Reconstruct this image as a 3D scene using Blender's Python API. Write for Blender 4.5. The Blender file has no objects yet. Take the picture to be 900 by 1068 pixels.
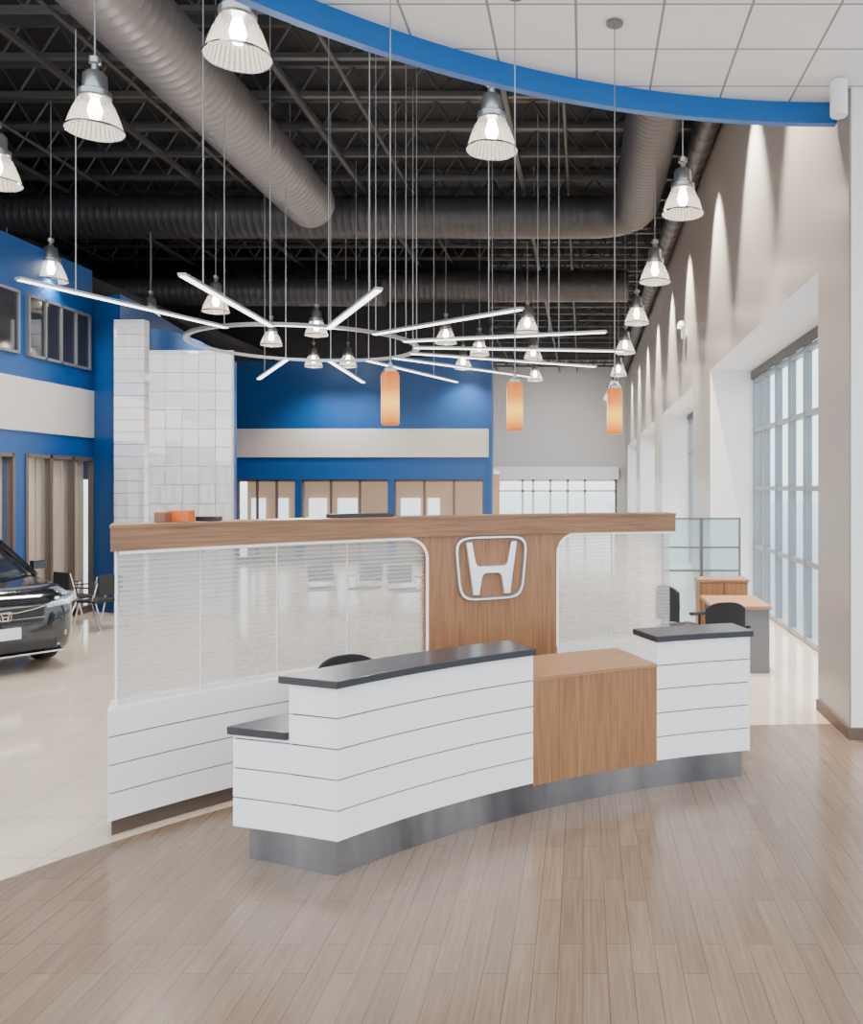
import bpy, math, random
from mathutils import Vector, Matrix
random.seed(4)
F=900.0; VX=608.0; VY=508.0; H=2.1
C=(2.2,1.5); D=(2.4,1.6)
col=bpy.context.scene.collection

# ---------------------------------------------------------------- materials
def nt(name):
    m=bpy.data.materials.new(name); m.use_nodes=True
    n=m.node_tree; b=n.nodes['Principled BSDF']
    return m,n,b
def mat(name,c,rough=0.5,metal=0.0,emit=None,es=1.0,noise=0.04,nscale=6.0,spec=None,coat=0,bump=0):
    m,n,b=nt(name)
    b.inputs['Roughness'].default_value=rough; b.inputs['Metallic'].default_value=metal
    if spec is not None: b.inputs['Specular IOR Level'].default_value=spec
    if coat: b.inputs['Coat Weight'].default_value=coat
    tc=n.nodes.new('ShaderNodeTexCoord'); nz=n.nodes.new('ShaderNodeTexNoise')
    nz.inputs['Scale'].default_value=nscale; nz.inputs['Detail'].default_value=4
    n.links.new(tc.outputs['Object'],nz.inputs['Vector'])
    mx=n.nodes.new('ShaderNodeMix'); mx.data_type='RGBA'
    mx.inputs['A'].default_value=(*[max(0,v*(1-noise)) for v in c],1)
    mx.inputs['B'].default_value=(*[min(1,v*(1+noise)) for v in c],1)
    n.links.new(nz.outputs['Fac'],mx.inputs['Factor'])
    n.links.new(mx.outputs['Result'],b.inputs['Base Color'])
    if bump:
        bp=n.nodes.new('ShaderNodeBump'); bp.inputs['Strength'].default_value=bump
        n.links.new(nz.outputs['Fac'],bp.inputs['Height']); n.links.new(bp.outputs['Normal'],b.inputs['Normal'])
    if emit:
        b.inputs['Emission Color'].default_value=(*emit,1); b.inputs['Emission Strength'].default_value=es
    return m
def wood(name,c1,c2,sx,sy,coord='UV',rough=0.4,metal=0.0):
    m,n,b=nt(name)
    tc=n.nodes.new('ShaderNodeTexCoord'); mp=n.nodes.new('ShaderNodeMapping')
    mp.inputs['Scale'].default_value=(sx,sy,1)
    n.links.new(tc.outputs[coord],mp.inputs['Vector'])
    nz=n.nodes.new('ShaderNodeTexNoise'); nz.inputs['Scale'].default_value=1.0; nz.inputs['Detail'].default_value=6; nz.inputs['Roughness'].default_value=0.65; nz.inputs['Distortion'].default_value=0.4
    n.links.new(mp.outputs['Vector'],nz.inputs['Vector'])
    r=n.nodes.new('ShaderNodeValToRGB'); r.color_ramp.elements[0].position=0.32; r.color_ramp.elements[0].color=(*c2,1)
    r.color_ramp.elements[1].position=0.68; r.color_ramp.elements[1].color=(*c1,1)
    n.links.new(nz.outputs['Fac'],r.inputs['Fac']); n.links.new(r.outputs['Color'],b.inputs['Base Color'])
    b.inputs['Roughness'].default_value=rough; b.inputs['Metallic'].default_value=metal
    return m
def brickmat(name,c1,c2,mortar,bw,rh,ms,swap=False,offset=0.5,rough=0.4,nz_amt=0.25,nsx=2,nsy=30,bump=0.1,xoff=0,yoff=0,offfreq=2,rot=0):
    m,n,b=nt(name)
    tc=n.nodes.new('ShaderNodeTexCoord'); mpp=n.nodes.new('ShaderNodeMapping'); mpp.inputs['Rotation'].default_value=(0,0,rot)
    mpp.inputs['Location'].default_value=(xoff,yoff,0)
    n.links.new(tc.outputs['Object'],mpp.inputs['Vector'])
    src=mpp.outputs['Vector']
    if swap:
        s=n.nodes.new('ShaderNodeSeparateXYZ'); k=n.nodes.new('ShaderNodeCombineXYZ')
        n.links.new(src,s.inputs[0]); n.links.new(s.outputs['Y'],k.inputs['X']); n.links.new(s.outputs['X'],k.inputs['Y'])
        src=k.outputs[0]
    br=n.nodes.new('ShaderNodeTexBrick'); br.offset=offset; br.offset_frequency=offfreq
    br.inputs['Scale'].default_value=1; br.inputs['Brick Width'].default_value=bw; br.inputs['Row Height'].default_value=rh
    br.inputs['Mortar Size'].default_value=ms; br.inputs['Mortar Smooth'].default_value=0.1
    br.inputs['Color1'].default_value=(*c1,1); br.inputs['Color2'].default_value=(*c2,1); br.inputs['Mortar'].default_value=(*mortar,1)
    n.links.new(src,br.inputs['Vector'])
    mp=n.nodes.new('ShaderNodeMapping'); mp.inputs['Scale'].default_value=(nsx,nsy,1); n.links.new(src,mp.inputs['Vector'])
    nz=n.nodes.new('ShaderNodeTexNoise'); nz.inputs['Scale'].default_value=1; nz.inputs['Detail'].default_value=5
    n.links.new(mp.outputs['Vector'],nz.inputs['Vector'])
    mr=n.nodes.new('ShaderNodeMapRange'); mr.inputs['From Min'].default_value=0.25; mr.inputs['From Max'].default_value=0.75; mr.inputs['To Min'].default_value=1-nz_amt; mr.inputs['To Max'].default_value=1+nz_amt
    n.links.new(nz.outputs['Fac'],mr.inputs['Value'])
    mu=n.nodes.new('ShaderNodeVectorMath'); mu.operation='MULTIPLY'
    n.links.new(br.outputs['Color'],mu.inputs[0]); n.links.new(mr.outputs['Result'],mu.inputs[1])
    n.links.new(mu.outputs['Vector'],b.inputs['Base Color'])
    b.inputs['Roughness'].default_value=rough
    if bump:
        bp=n.nodes.new('ShaderNodeBump'); bp.inputs['Strength'].default_value=bump; bp.inputs['Distance'].default_value=0.01; bp.invert=True
        n.links.new(br.outputs['Fac'],bp.inputs['Height']); n.links.new(bp.outputs['Normal'],b.inputs['Normal'])
    return m

M={}
M['white']=mat('white_laminate',(0.93,0.93,0.94),0.28,noise=0.01)
M['reveal']=mat('dark_reveal',(0.016,0.016,0.018),0.6)
M['counter']=mat('charcoal_solid_surface',(0.022,0.024,0.030),0.25,noise=0.15,nscale=60)
M['steel']=wood('steel_painted_reflections',(0.36,0.36,0.38),(0.06,0.06,0.065),1.1,0.15,rough=0.26,metal=0.85)  # bright and dark reflections painted into the steel colour as soft streaks
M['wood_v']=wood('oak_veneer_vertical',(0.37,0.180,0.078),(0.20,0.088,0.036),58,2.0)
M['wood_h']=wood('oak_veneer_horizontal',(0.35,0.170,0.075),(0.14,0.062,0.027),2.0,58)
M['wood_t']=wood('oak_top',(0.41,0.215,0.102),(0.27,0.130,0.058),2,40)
M['floorw']=brickmat('plank_floor',(0.220,0.153,0.107),(0.182,0.125,0.087),(0.095,0.063,0.044),0.66,0.108,0.0018,swap=True,offset=0.37,rough=0.22,nz_amt=0.20,nsx=2.5,nsy=60,bump=0.06,offfreq=2)
M['floort']=brickmat('cream_tile_floor',(0.64,0.53,0.42),(0.61,0.505,0.40),(0.44,0.36,0.29),0.61,0.61,0.004,offset=0,rough=0.09,nz_amt=0.05,nsx=3,nsy=3,bump=0.04)
M['ceilt']=brickmat('acoustic_tile',(0.91,0.90,0.89),(0.88,0.87,0.86),(0.30,0.29,0.29),0.61,0.61,0.010,offset=0,rough=0.9,nz_amt=0.03,nsx=60,nsy=60,bump=0.2,xoff=0.05,yoff=0.15)
M['blue']=mat('blue_paint',(0.0,0.052,0.200),0.42,noise=0.04,nscale=1.5)
M['bluef']=mat('blue_fascia_paint',(0.0,0.12,0.43),0.4,noise=0.03)
M['taupe']=mat('taupe_paint',(0.325,0.290,0.265),0.30,noise=0.05,nscale=0.8)
M['wallw']=mat('white_paint',(0.90,0.90,0.90),0.55,noise=0.012)
M['greyw']=mat('grey_paint',(0.62,0.61,0.61),0.6,noise=0.02)
M['band']=mat('beige_band_paint',(0.50,0.455,0.425),0.5,noise=0.02)
M['dark']=mat('dark_ceiling_paint',(0.013,0.013,0.014),0.8)
M['joist']=mat('dark_joist_paint',(0.058,0.058,0.06),0.5)
M['duct']=mat('spiral_duct_steel',(0.165,0.156,0.154),0.42,0.4,noise=0.10,nscale=2)
M['ductd']=mat('painted_duct',(0.045,0.043,0.047),0.45,0.2,noise=0.10,nscale=2)
M['rod']=mat('rod_steel',(0.27,0.27,0.28),0.4,0.4)
M['alu']=mat('aluminium_frame',(0.30,0.335,0.36),0.35,0.4)
M['ringm']=mat('grey_metal_ring',(0.26,0.26,0.27),0.35,0.5)
M['black']=mat('black_plastic',(0.015,0.015,0.017),0.4)
M['blackf']=mat('black_fabric',(0.016,0.016,0.018),0.85,bump=0.2,nscale=120)
M['chrome']=mat('chrome',(0.8,0.81,0.83),0.12,1.0)
M['lampm']=mat('lamp_housing_metal',(0.32,0.32,0.33),0.28,0.8)
M['led']=mat('led_strip',(0.9,0.9,0.9),0.5,emit=(1,0.93,0.84),es=5.0)
M['bulb']=mat('lamp_bulb',(1,1,1),0.5,emit=(1,0.86,0.66),es=40.0)
M['beige']=mat('glowing_office_paint',(0.50,0.33,0.21),0.7,emit=(0.5,0.29,0.16),es=0.42)  # wall paint given a faint glow in place of indoor office light
M['blind']=wood('vertical_blind_fabric',(0.60,0.43,0.31),(0.48,0.34,0.245),14,0.2)
M['brown']=mat('bronze_frame',(0.10,0.07,0.055),0.4)
M['darkglass']=mat('dark_window_glass',(0.02,0.02,0.024),0.06,spec=0.7)
M['gloss']=mat('glossy_white_panel',(0.93,0.92,0.92),0.025,0.45,noise=0.02,coat=1.0,spec=0.9)
M['grout']=mat('grey_grout',(0.40,0.40,0.41),0.7)
M['lightw']=mat('bright_pane',(0.8,0.85,0.9),0.3,emit=(0.85,0.93,1),es=1.8)
M['carp']=mat('dark_car_paint',(0.008,0.009,0.012),0.14,0.3,coat=1.0)
M['tyre']=mat('tyre_rubber',(0.015,0.015,0.015),0.8)
M['hl']=mat('headlight_lens',(0.42,0.45,0.50),0.08,0.6,coat=1)
M['plate']=mat('plate_white',(0.75,0.76,0.78),0.4)
M['ledge']=mat('glowing_white_trim',(0.85,0.85,0.86),0.3,emit=(1,1,1),es=0.35)  # trim is no lamp; a weak emission brightens its white
M['orangebox']=mat('orange_card',(0.65,0.15,0.02),0.6)
M['redbox']=mat('brown_card',(0.22,0.10,0.06),0.6)
M['ground']=mat('outdoor_paving',(0.62,0.64,0.65),0.8,noise=0.1,nscale=0.3)
M['greyl']=mat('grey_laminate',(0.14,0.145,0.16),0.45)
M['baseb']=mat('brown_base',(0.12,0.08,0.06),0.5)
m,n,b=nt('orange_glass'); tc=n.nodes.new('ShaderNodeTexCoord'); s=n.nodes.new('ShaderNodeSeparateXYZ'); n.links.new(tc.outputs['Object'],s.inputs[0])
r=n.nodes.new('ShaderNodeMapRange'); r.inputs['From Min'].default_value=0; r.inputs['From Max'].default_value=0.325; n.links.new(s.outputs['Z'],r.inputs['Value'])
cr=n.nodes.new('ShaderNodeValToRGB'); n.links.new(r.outputs[0],cr.inputs['Fac'])
el=cr.color_ramp.elements; el[0].position=0; el[0].color=(0.26,0.060,0.0,1); el[1].position=1; el[1].color=(0.20,0.040,0.0,1)
x=el.new(0.42); x.color=(1.0,0.55,0.05,1); x=el.new(0.70); x.color=(0.42,0.12,0.0,1)
n.links.new(cr.outputs[0],b.inputs['Emission Color']); b.inputs['Emission Strength'].default_value=2.2
b.inputs['Base Color'].default_value=(0.42,0.10,0.0,1); b.inputs['Roughness'].default_value=0.3
M['orange']=m

def glassmat(name,tint,op,rough=0.05,base=(0.8,0.85,0.88)):
    m=bpy.data.materials.new(name); m.use_nodes=True; n=m.node_tree; b=n.nodes['Principled BSDF']; o=n.nodes['Material Output']
    b.inputs['Base Color'].default_value=(*base,1); b.inputs['Roughness'].default_value=rough
    t=n.nodes.new('ShaderNodeBsdfTransparent'); t.inputs['Color'].default_value=(*tint,1)
    mx=n.nodes.new('ShaderNodeMixShader'); mx.inputs[0].default_value=op
    n.links.new(t.outputs[0],mx.inputs[1]); n.links.new(b.outputs[0],mx.inputs[2]); n.links.new(mx.outputs[0],o.inputs['Surface'])
    return m
M['glass']=glassmat('window_glass',(0.95,0.985,1.0),0.03)
M['screen']=glassmat('frosted_screen_glass',(0.72,0.88,0.93),0.22,0.1)
def perf(name):
    m=bpy.data.materials.new(name); m.use_nodes=True; n=m.node_tree; b=n.nodes['Principled BSDF']; o=n.nodes['Material Output']
    b.inputs['Base Color'].default_value=(0.84,0.835,0.82,1); b.inputs['Roughness'].default_value=0.04
    tc=n.nodes.new('ShaderNodeTexCoord')
    s=n.nodes.new('ShaderNodeSeparateXYZ'); n.links.new(tc.outputs['UV'],s.inputs[0])
    def wave(out,per):
        a=n.nodes.new('ShaderNodeMath'); a.operation='MULTIPLY'; a.inputs[1].default_value=2*math.pi/per; n.links.new(out,a.inputs[0])
        c_=n.nodes.new('ShaderNodeMath'); c_.operation='SINE'; n.links.new(a.outputs[0],c_.inputs[0])
        return c_.outputs[0]
    h=wave(s.outputs['Y'],0.030)
    zr=n.nodes.new('ShaderNodeMapRange'); zr.inputs['From Min'].default_value=1.1; zr.inputs['From Max'].default_value=1.6; zr.inputs['To Min'].default_value=0.03; zr.inputs['To Max'].default_value=0.11
    n.links.new(s.outputs['Y'],zr.inputs['Value'])
    mv=n.nodes.new('ShaderNodeMath'); mv.operation='MULTIPLY'; n.links.new(h,mv.inputs[0]); n.links.new(zr.outputs[0],mv.inputs[1])
    a2=n.nodes.new('ShaderNodeMath'); a2.operation='ADD'; a2.inputs[1].default_value=0.29; n.links.new(mv.outputs[0],a2.inputs[0])
    t=n.nodes.new('ShaderNodeBsdfTransparent'); t.inputs['Color'].default_value=(0.90,0.90,0.89,1)
    mx=n.nodes.new('ShaderNodeMixShader'); n.links.new(a2.outputs[0],mx.inputs[0])
    n.links.new(t.outputs[0],mx.inputs[1]); n.links.new(b.outputs[0],mx.inputs[2]); n.links.new(mx.outputs[0],o.inputs['Surface'])
    return m
M['perf']=perf('perforated_translucent_acrylic')
def ribbed(name):
    m=bpy.data.materials.new(name); m.use_nodes=True; n=m.node_tree; b=n.nodes['Principled BSDF']; o=n.nodes['Material Output']
    b.inputs['Base Color'].default_value=(0.66,0.64,0.61,1); b.inputs['Roughness'].default_value=0.08
    tc=n.nodes.new('ShaderNodeTexCoord'); s=n.nodes.new('ShaderNodeSeparateXYZ'); n.links.new(tc.outputs['Object'],s.inputs[0])
    at=n.nodes.new('ShaderNodeMath'); at.operation='ARCTAN2'; n.links.new(s.outputs['Y'],at.inputs[0]); n.links.new(s.outputs['X'],at.inputs[1])
    mu=n.nodes.new('ShaderNodeMath'); mu.operation='MULTIPLY'; mu.inputs[1].default_value=36; n.links.new(at.outputs[0],mu.inputs[0])
    si=n.nodes.new('ShaderNodeMath'); si.operation='SINE'; n.links.new(mu.outputs[0],si.inputs[0])
    mr=n.nodes.new('ShaderNodeMapRange'); mr.inputs['From Min'].default_value=-1; mr.inputs['To Min'].default_value=0.20; mr.inputs['To Max'].default_value=0.44
    n.links.new(si.outputs[0],mr.inputs['Value'])
    er=n.nodes.new('ShaderNodeMapRange'); er.inputs['From Min'].default_value=0.0; er.inputs['From Max'].default_value=0.22; er.inputs['To Min'].default_value=3.4; er.inputs['To Max'].default_value=0.05
    n.links.new(s.outputs['Z'],er.inputs['Value'])
    b.inputs['Emission Color'].default_value=(1,0.84,0.66,1); n.links.new(er.outputs[0],b.inputs['Emission Strength'])
    t=n.nodes.new('ShaderNodeBsdfTransparent')
    mx=n.nodes.new('ShaderNodeMixShader'); n.links.new(mr.outputs['Result'],mx.inputs[0])
    n.links.new(t.outputs[0],mx.inputs[1]); n.links.new(b.outputs[0],mx.inputs[2]); n.links.new(mx.outputs[0],o.inputs['Surface'])
    return m
M['shade']=ribbed('prismatic_shade')

# ---------------------------------------------------------------- mesh builder
class MB:
    def __init__(s): s.v=[]; s.f=[]; s.mi=[]; s.uv=[]
    def face(s,idx,mi=0,uv=None):
        s.f.append(tuple(idx)); s.mi.append(mi); s.uv.append(uv)
    def box(s,x0,x1,y0,y1,z0,z1,mi=0):
        b=len(s.v)
        s.v+=[(x0,y0,z0),(x1,y0,z0),(x1,y1,z0),(x0,y1,z0),(x0,y0,z1),(x1,y0,z1),(x1,y1,z1),(x0,y1,z1)]
        for q in [(0,3,2,1),(4,5,6,7),(0,1,5,4),(1,2,6,5),(2,3,7,6),(3,0,4,7)]: s.face([b+i for i in q],mi)
    def arc(s,c,R0,R1,a0,a1,z0,z1,mi=0,a0b=None,a1b=None,n=28):
        if a0b is None:a0b=a0
        if a1b is None:a1b=a1
        b=len(s.v)
        P=lambda R,a,z:(c[0]-R*math.sin(a),c[1]+R*math.cos(a),z)
        A=[];B=[]
        for i in range(n+1):
            t=i/n; ai=a0+(a1-a0)*t; ao=a0b+(a1b-a0b)*t; A.append(ai);B.append(ao)
            s.v+=[P(R0,ai,z0),P(R0,ai,z1),P(R1,ao,z0),P(R1,ao,z1)]
        for i in range(n):
            k=b+4*i; u0=-R0*A[i];u1=-R0*A[i+1]; w0=-R0*B[i]; w1=-R0*B[i+1]
            s.face([k,k+4,k+5,k+1],mi,[(u0,z0),(u1,z0),(u1,z1),(u0,z1)])
            s.face([k+2,k+3,k+7,k+6],mi,[(u0,z0),(u0,z1),(u1,z1),(u1,z0)])
            s.face([k+1,k+5,k+7,k+3],mi,[(u0,R0),(u1,R0),(w1,R1),(w0,R1)])
            s.face([k,k+2,k+6,k+4],mi,[(u0,R0),(w0,R1),(w1,R1),(u1,R0)])
        k=b; s.face([k,k+1,k+3,k+2],mi,[(R0,z0),(R0,z1),(R1,z1),(R1,z0)])
        k=b+4*n; s.face([k,k+2,k+3,k+1],mi,[(R0,z0),(R1,z0),(R1,z1),(R0,z1)])
    def arcpoly(s,c,pts,R0,R1,mi=0):
        b=len(s.v); n=len(pts)
        for R in (R0,R1):
            for a,z in pts: s.v.append((c[0]-R*math.sin(a),c[1]+R*math.cos(a),z))
        uv=[(-R0*a,z) for a,z in pts]
        s.face([b+i for i in range(n)],mi,uv); s.face([b+n+i for i in reversed(range(n))],mi,list(reversed(uv)))
        for i in range(n):
            j=(i+1)%n; s.face([b+i,b+n+i,b+n+j,b+j],mi,[uv[i],uv[i],uv[j],uv[j]])
    def prism(s,pts,y0,y1,mi=0):
        b=len(s.v); n=len(pts)
        for y in (y0,y1):
            for x,z in pts: s.v.append((x,y,z))
        s.face([b+i for i in range(n)],mi); s.face([b+n+i for i in reversed(range(n))],mi)
        for i in range(n):
            j=(i+1)%n; s.face([b+i,b+n+i,b+n+j,b+j],mi)
    def slab(s,pts,z0,z1,mi=0):
        b=len(s.v); n=len(pts)
        for z in (z0,z1):
            for x,y in pts: s.v.append((x,y,z))
        s.face([b+i for i in reversed(range(n))],mi); s.face([b+n+i for i in range(n)],mi)
        for i in range(n):
            j=(i+1)%n; s.face([b+i,b+j,b+n+j,b+n+i],mi)
    def lathe(s,prof,seg=24,o=(0,0,0),mi=0,axis='Z',close=False):
        b=len(s.v)
        for r,z in prof:
            for i in range(seg):
                a=2*math.pi*i/seg; x=r*math.cos(a); y=r*math.sin(a)
                p=(x,y,z) if axis=='Z' else ((z,x,y) if axis=='X' else (x,z,y))
                s.v.append((p[0]+o[0],p[1]+o[1],p[2]+o[2]))
        for k in range(len(prof)-1):
            for i in range(seg):
                j=(i+1)%seg; s.face([b+k*seg+i,b+k*seg+j,b+(k+1)*seg+j,b+(k+1)*seg+i],mi)
    def tube(s,path,r,seg=10,mi=0,cap=True,radii=None):
        b=len(s.v); n=len(path); path=[Vector(p) for p in path]
        for k,p in enumerate(path):
            t=(path[min(k+1,n-1)]-path[max(k-1,0)]).normalized()
            up=Vector((0,0,1)) if abs(t.z)<0.9 else Vector((0,1,0))
            sd=t.cross(up).normalized(); u=sd.cross(t).normalized()
            rr=radii[k] if radii else r
            for i in range(seg):
                a=2*math.pi*i/seg; s.v.append(tuple(p+sd*rr*math.cos(a)+u*rr*math.sin(a)))
        for k in range(n-1):
            for i in range(seg):
                j=(i+1)%seg; s.face([b+k*seg+i,b+k*seg+j,b+(k+1)*seg+j,b+(k+1)*seg+i],mi)
        if cap:
            s.face([b+i for i in range(seg)],mi); s.face([b+(n-1)*seg+i for i in reversed(range(seg))],mi)
    def beam(s,p0,p1,w,mi=0): s.tube([p0,p1],w*0.7,4,mi)
    def make(s,name,mats,loc=(0,0,0),smooth=False,bevel=0,parent=None,rot=None,recenter=False):
        if recenter:
            xs=[sum((min(v[i] for v in s.v),max(v[i] for v in s.v)))/2 for i in range(2)]+[min(v[2] for v in s.v)]
            s.v=[(v[0]-xs[0],v[1]-xs[1],v[2]-xs[2]) for v in s.v]; loc=tuple(loc[i]+xs[i] for i in range(3))
        me=bpy.data.meshes.new(name); me.from_pydata(s.v,[],s.f)
        if not isinstance(mats,(list,tuple)): mats=[mats]
        for m in mats: me.materials.append(m)
        uvl=me.uv_layers.new(name='UVMap')
        me.update()
        for p,mi,uv in zip(me.polygons,s.mi,s.uv):
            p.material_index=mi; p.use_smooth=bool(smooth)
            nn=p.normal
            for q,li in enumerate(p.loop_indices):
                if uv: uvl.data[li].uv=uv[q]
                else:
                    co=me.vertices[me.loops[li].vertex_index].co
                    a=[abs(nn.x),abs(nn.y),abs(nn.z)]
                    uvl.data[li].uv=(co.y,co.z) if a[0]==max(a) else ((co.x,co.z) if a[1]==max(a) else (co.x,co.y))
        ob=bpy.data.objects.new(name,me); col.objects.link(ob)
        import bmesh
        bm=bmesh.new(); bm.from_mesh(me); bmesh.ops.recalc_face_normals(bm,faces=bm.faces); bm.to_mesh(me); bm.free()
        ob.location=loc
        if rot: ob.rotation_euler=rot
        if smooth:
            try:
                me.set_sharp_from_angle(angle=math.radians(40))
            except Exception: pass
        if bevel:
            md=ob.modifiers.new('Bevel','BEVEL'); md.width=bevel; md.segments=2; md.limit_method='ANGLE'
        if parent:
            ob.parent=parent
            if not parent.get('local'): ob.location=Vector(loc)-parent.location
        return ob
def top(o,label,cat,group=None,kind=None):
    o['label']=label; o['category']=cat
    if group: o['group']=group
    if kind: o['kind']=kind
    return o
def struct(o,label=None):
    o['kind']='structure'
    if label: o['label']=label
    return o
def empty(name,loc,local=False):
    e=bpy.data.objects.new(name,None); e.empty_display_size=0.2; col.objects.link(e); e.location=loc
    if local: e['local']=1
    return e
def dup(root,loc,rz=None,extra=None):
    def rec(o,par):
        c=o.copy(); col.objects.link(c)
        if par: c.parent=par
        for ch in list(o.children): rec(ch,c)
        return c
    r=rec(root,None); r.location=loc
    if rz is not None: r.rotation_euler=(0,0,rz)
    return r
def bx(name,x0,x1,y0,y1,z0,z1,m,parent=None,bevel=0):
    b=MB(); b.box(x0,x1,y0,y1,z0,z1); return b.make(name,m,parent=parent,bevel=bevel,recenter=True)
def onarc(c,R,px):
    k=(px-VX)/F
    A=k*k+1; B=-2*(k*c[0]+c[1]); Cc=c[0]**2+c[1]**2-R*R
    Y=(-B+math.sqrt(B*B-4*A*Cc))/(2*A); return (k*Y,Y)
def ang(c,R,px):
    x,y=onarc(c,R,px); return math.atan2(c[0]-x,y-c[1])
def W(px,Y): return (px-VX)/F*Y
def Zp(py,Y): return H+(VY-py)/F*Y

# ---------------------------------------------------------------- camera + world
cam=bpy.data.cameras.new('camera'); co=bpy.data.objects.new('camera',cam); col.objects.link(co)
co.location=(0,0,H); co.rotation_euler=(math.pi/2,0,0)
cam.sensor_width=36; cam.lens=F*36/1068; cam.shift_x=(450-VX)/1068; cam.shift_y=(VY-534)/1068
cam.clip_end=300
bpy.context.scene.camera=co
w=bpy.data.worlds.new('world'); bpy.context.scene.world=w; w.use_nodes=True; n=w.node_tree
bg=n.nodes['Background']; tc=n.nodes.new('ShaderNodeTexCoord'); sp=n.nodes.new('ShaderNodeSeparateXYZ'); rp=n.nodes.new('ShaderNodeValToRGB')
n.links.new(tc.outputs['Generated'],sp.inputs[0]); mr=n.nodes.new('ShaderNodeMapRange'); mr.inputs['From Min'].default_value=-1
n.links.new(sp.outputs['Z'],mr.inputs['Value']); n.links.new(mr.outputs['Result'],rp.inputs['Fac'])
e=rp.color_ramp.elements; e[0].position=0.0; e[0].color=(0.5,0.5,0.52,1); e[1].position=1.0; e[1].color=(0.66,0.80,1,1)
x=e.new(0.49); x.color=(0.62,0.66,0.68,1); x=e.new(0.51); x.color=(0.92,0.97,1,1); x=e.new(0.65); x.color=(0.84,0.93,1,1)
n.links.new(rp.outputs['Color'],bg.inputs['Color']); bg.inputs['Strength'].default_value=3.5

# ---------------------------------------------------------------- room shell
b=MB(); b.box(-16.5,3.2,-5,46,-0.12,0); fl=b.make('floor',M['floort']); struct(fl,'cream square floor tiles')
def discpts(R,ye,n=60):
    pts=[(C[0]-R*math.sin(math.pi*i/n),C[1]+R*math.cos(math.pi*i/n)) for i in range(n+1)]
    return pts+[(6,C[1]-R),(6,ye),(2.2,ye)]
b=MB(); b.slab(discpts(6.14,7.2),0,0.004); struct(b.make('floor.001',M['floorw']),'brown wood look plank floor')
b=MB(); b.slab(discpts(6.0,7.2),5.43,5.55); struct(b.make('ceiling',M['ceilt']),'white acoustic tile ceiling')
b=MB(); b.arc(C,5.97,6.05,0,math.pi,5.25,5.75,n=96); struct(b.make('trim_1',M['bluef'],smooth=True),'curved blue ceiling fascia')
b=MB(); b.box(-16.5,3.2,5,46,8.8,8.95); struct(b.make('ceiling.001',M['dark']),'dark painted exposed roof deck')
op=[(8.15,15.1),(17.4,24.3),(26.7,33.6),(36.0,43.0)]
b=MB(); b.box(2.22,3.2,7.2,45,4.15,8.8)
ys=[7.2]+[v for o in op for v in o]+[45]
for i in range(0,len(ys),2):
    b.box(2.22,3.2,ys[i],ys[i+1],0,4.15)
struct(b.make('wall_right',M['taupe']),'taupe painted wall with deep window bays')
lin=MB()
for y0,y1 in op:
    lin.box(2.225,3.0,y1-0.012,y1+0.0,0,4.15); lin.box(2.225,3.0,y0,y0+0.012,0,4.15); lin.box(2.225,3.0,y0+0.012,y1-0.012,4.138,4.15)
struct(lin.make('trim_2',M['wallw']),'white painted window bay lining')
o=bx('wall_right_return',2.235,6,7.18,7.2,0,5.43,M['wallw']); struct(o,'white wall return')
o=bx('baseboard_right',2.20,2.22,7.16,8.15,0,0.10,M['baseb']); struct(o)
o=bx('baseboard_front',2.2,6,7.15,7.18,0,0.10,M['baseb']); struct(o)
for wi,(y0,y1) in enumerate(op):
    b=MB(); n_=8
    for i in range(n_+1):
        y=y0+0.03+(y1-y0-0.06)*i/n_; b.box(2.97,3.08,y-0.035,y+0.035,0,4.13)
    for z in (0.05,1.08,2.08,3.08,3.95):
        b.box(2.98,3.07,y0,y1,z-0.035,z+0.035)
    fr=b.make('window_%d'%(wi+1),M['alu'],recenter=True); struct(fr,'tall gridded aluminium window')
    g=bx('glass_pane',3.02,3.03,y0+.02,y1-.02,0.02,4.12,M['glass'],parent=fr)
    s_=bx('roller_shade',2.93,2.965,y0+.02,y1-.02,3.98,4.12,M['black'],parent=fr)
b=MB(); b.box(3.2,90,-20,120,-0.3,-0.1); struct(b.make('floor.002',M['ground']),'pale outdoor paving')
b=MB(); b.box(32,46,22,60,-0.1,3.4); b.box(31.8,46.2,21.8,60.2,3.4,3.8)
for i in range(8): b.box(31.9,32,24+4.5*i,26.5+4.5*i,0.6,2.6,1)
top(b.make('building',[mat('distant_facade',(0.55,0.58,0.60),0.7),M['darkglass']],recenter=True),'pale grey building across the parking area','building')

XL=-8.3
b=MB(); b.box(XL-0.25,XL,6,14.6,2.6,5.76); b.box(XL-0.25,XL,6,6.4,0,2.6)
struct(b.make('wall_left',M['blue']),'blue painted wall')
struct(bx('trim_3',XL,XL+0.04,6,14.6,2.93,3.72,M['band']),'beige wall band')
struct(bx('ceiling.002',-16.5,XL-0.25,6,24,5.6,5.76,M['dark']))
struct(bx('wall_far_left',-16.6,-16.5,5,24.2,0,8.8,M['dark']))
for i,(ya,yb,nn) in enumerate([(11.2,12.62,3),(12.86,14.45,4)]):
    b=MB(); b.box(XL,XL+0.03,ya,yb,4.08,4.95,1)
    for k in range(nn+1):
        y=ya+(yb-ya)*k/nn; b.box(XL+0.0,XL+0.06,y-0.02,y+0.02,4.05,4.98,0)
    b.box(XL,XL+0.06,ya,yb,4.05,4.09,0); b.box(XL,XL+0.06,ya,yb,4.94,4.98,0)
    struct(b.make('window_%d'%(5+i),[M['greyl'],M['darkglass']],recenter=True),'dark upper office window')
wi=7
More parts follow.
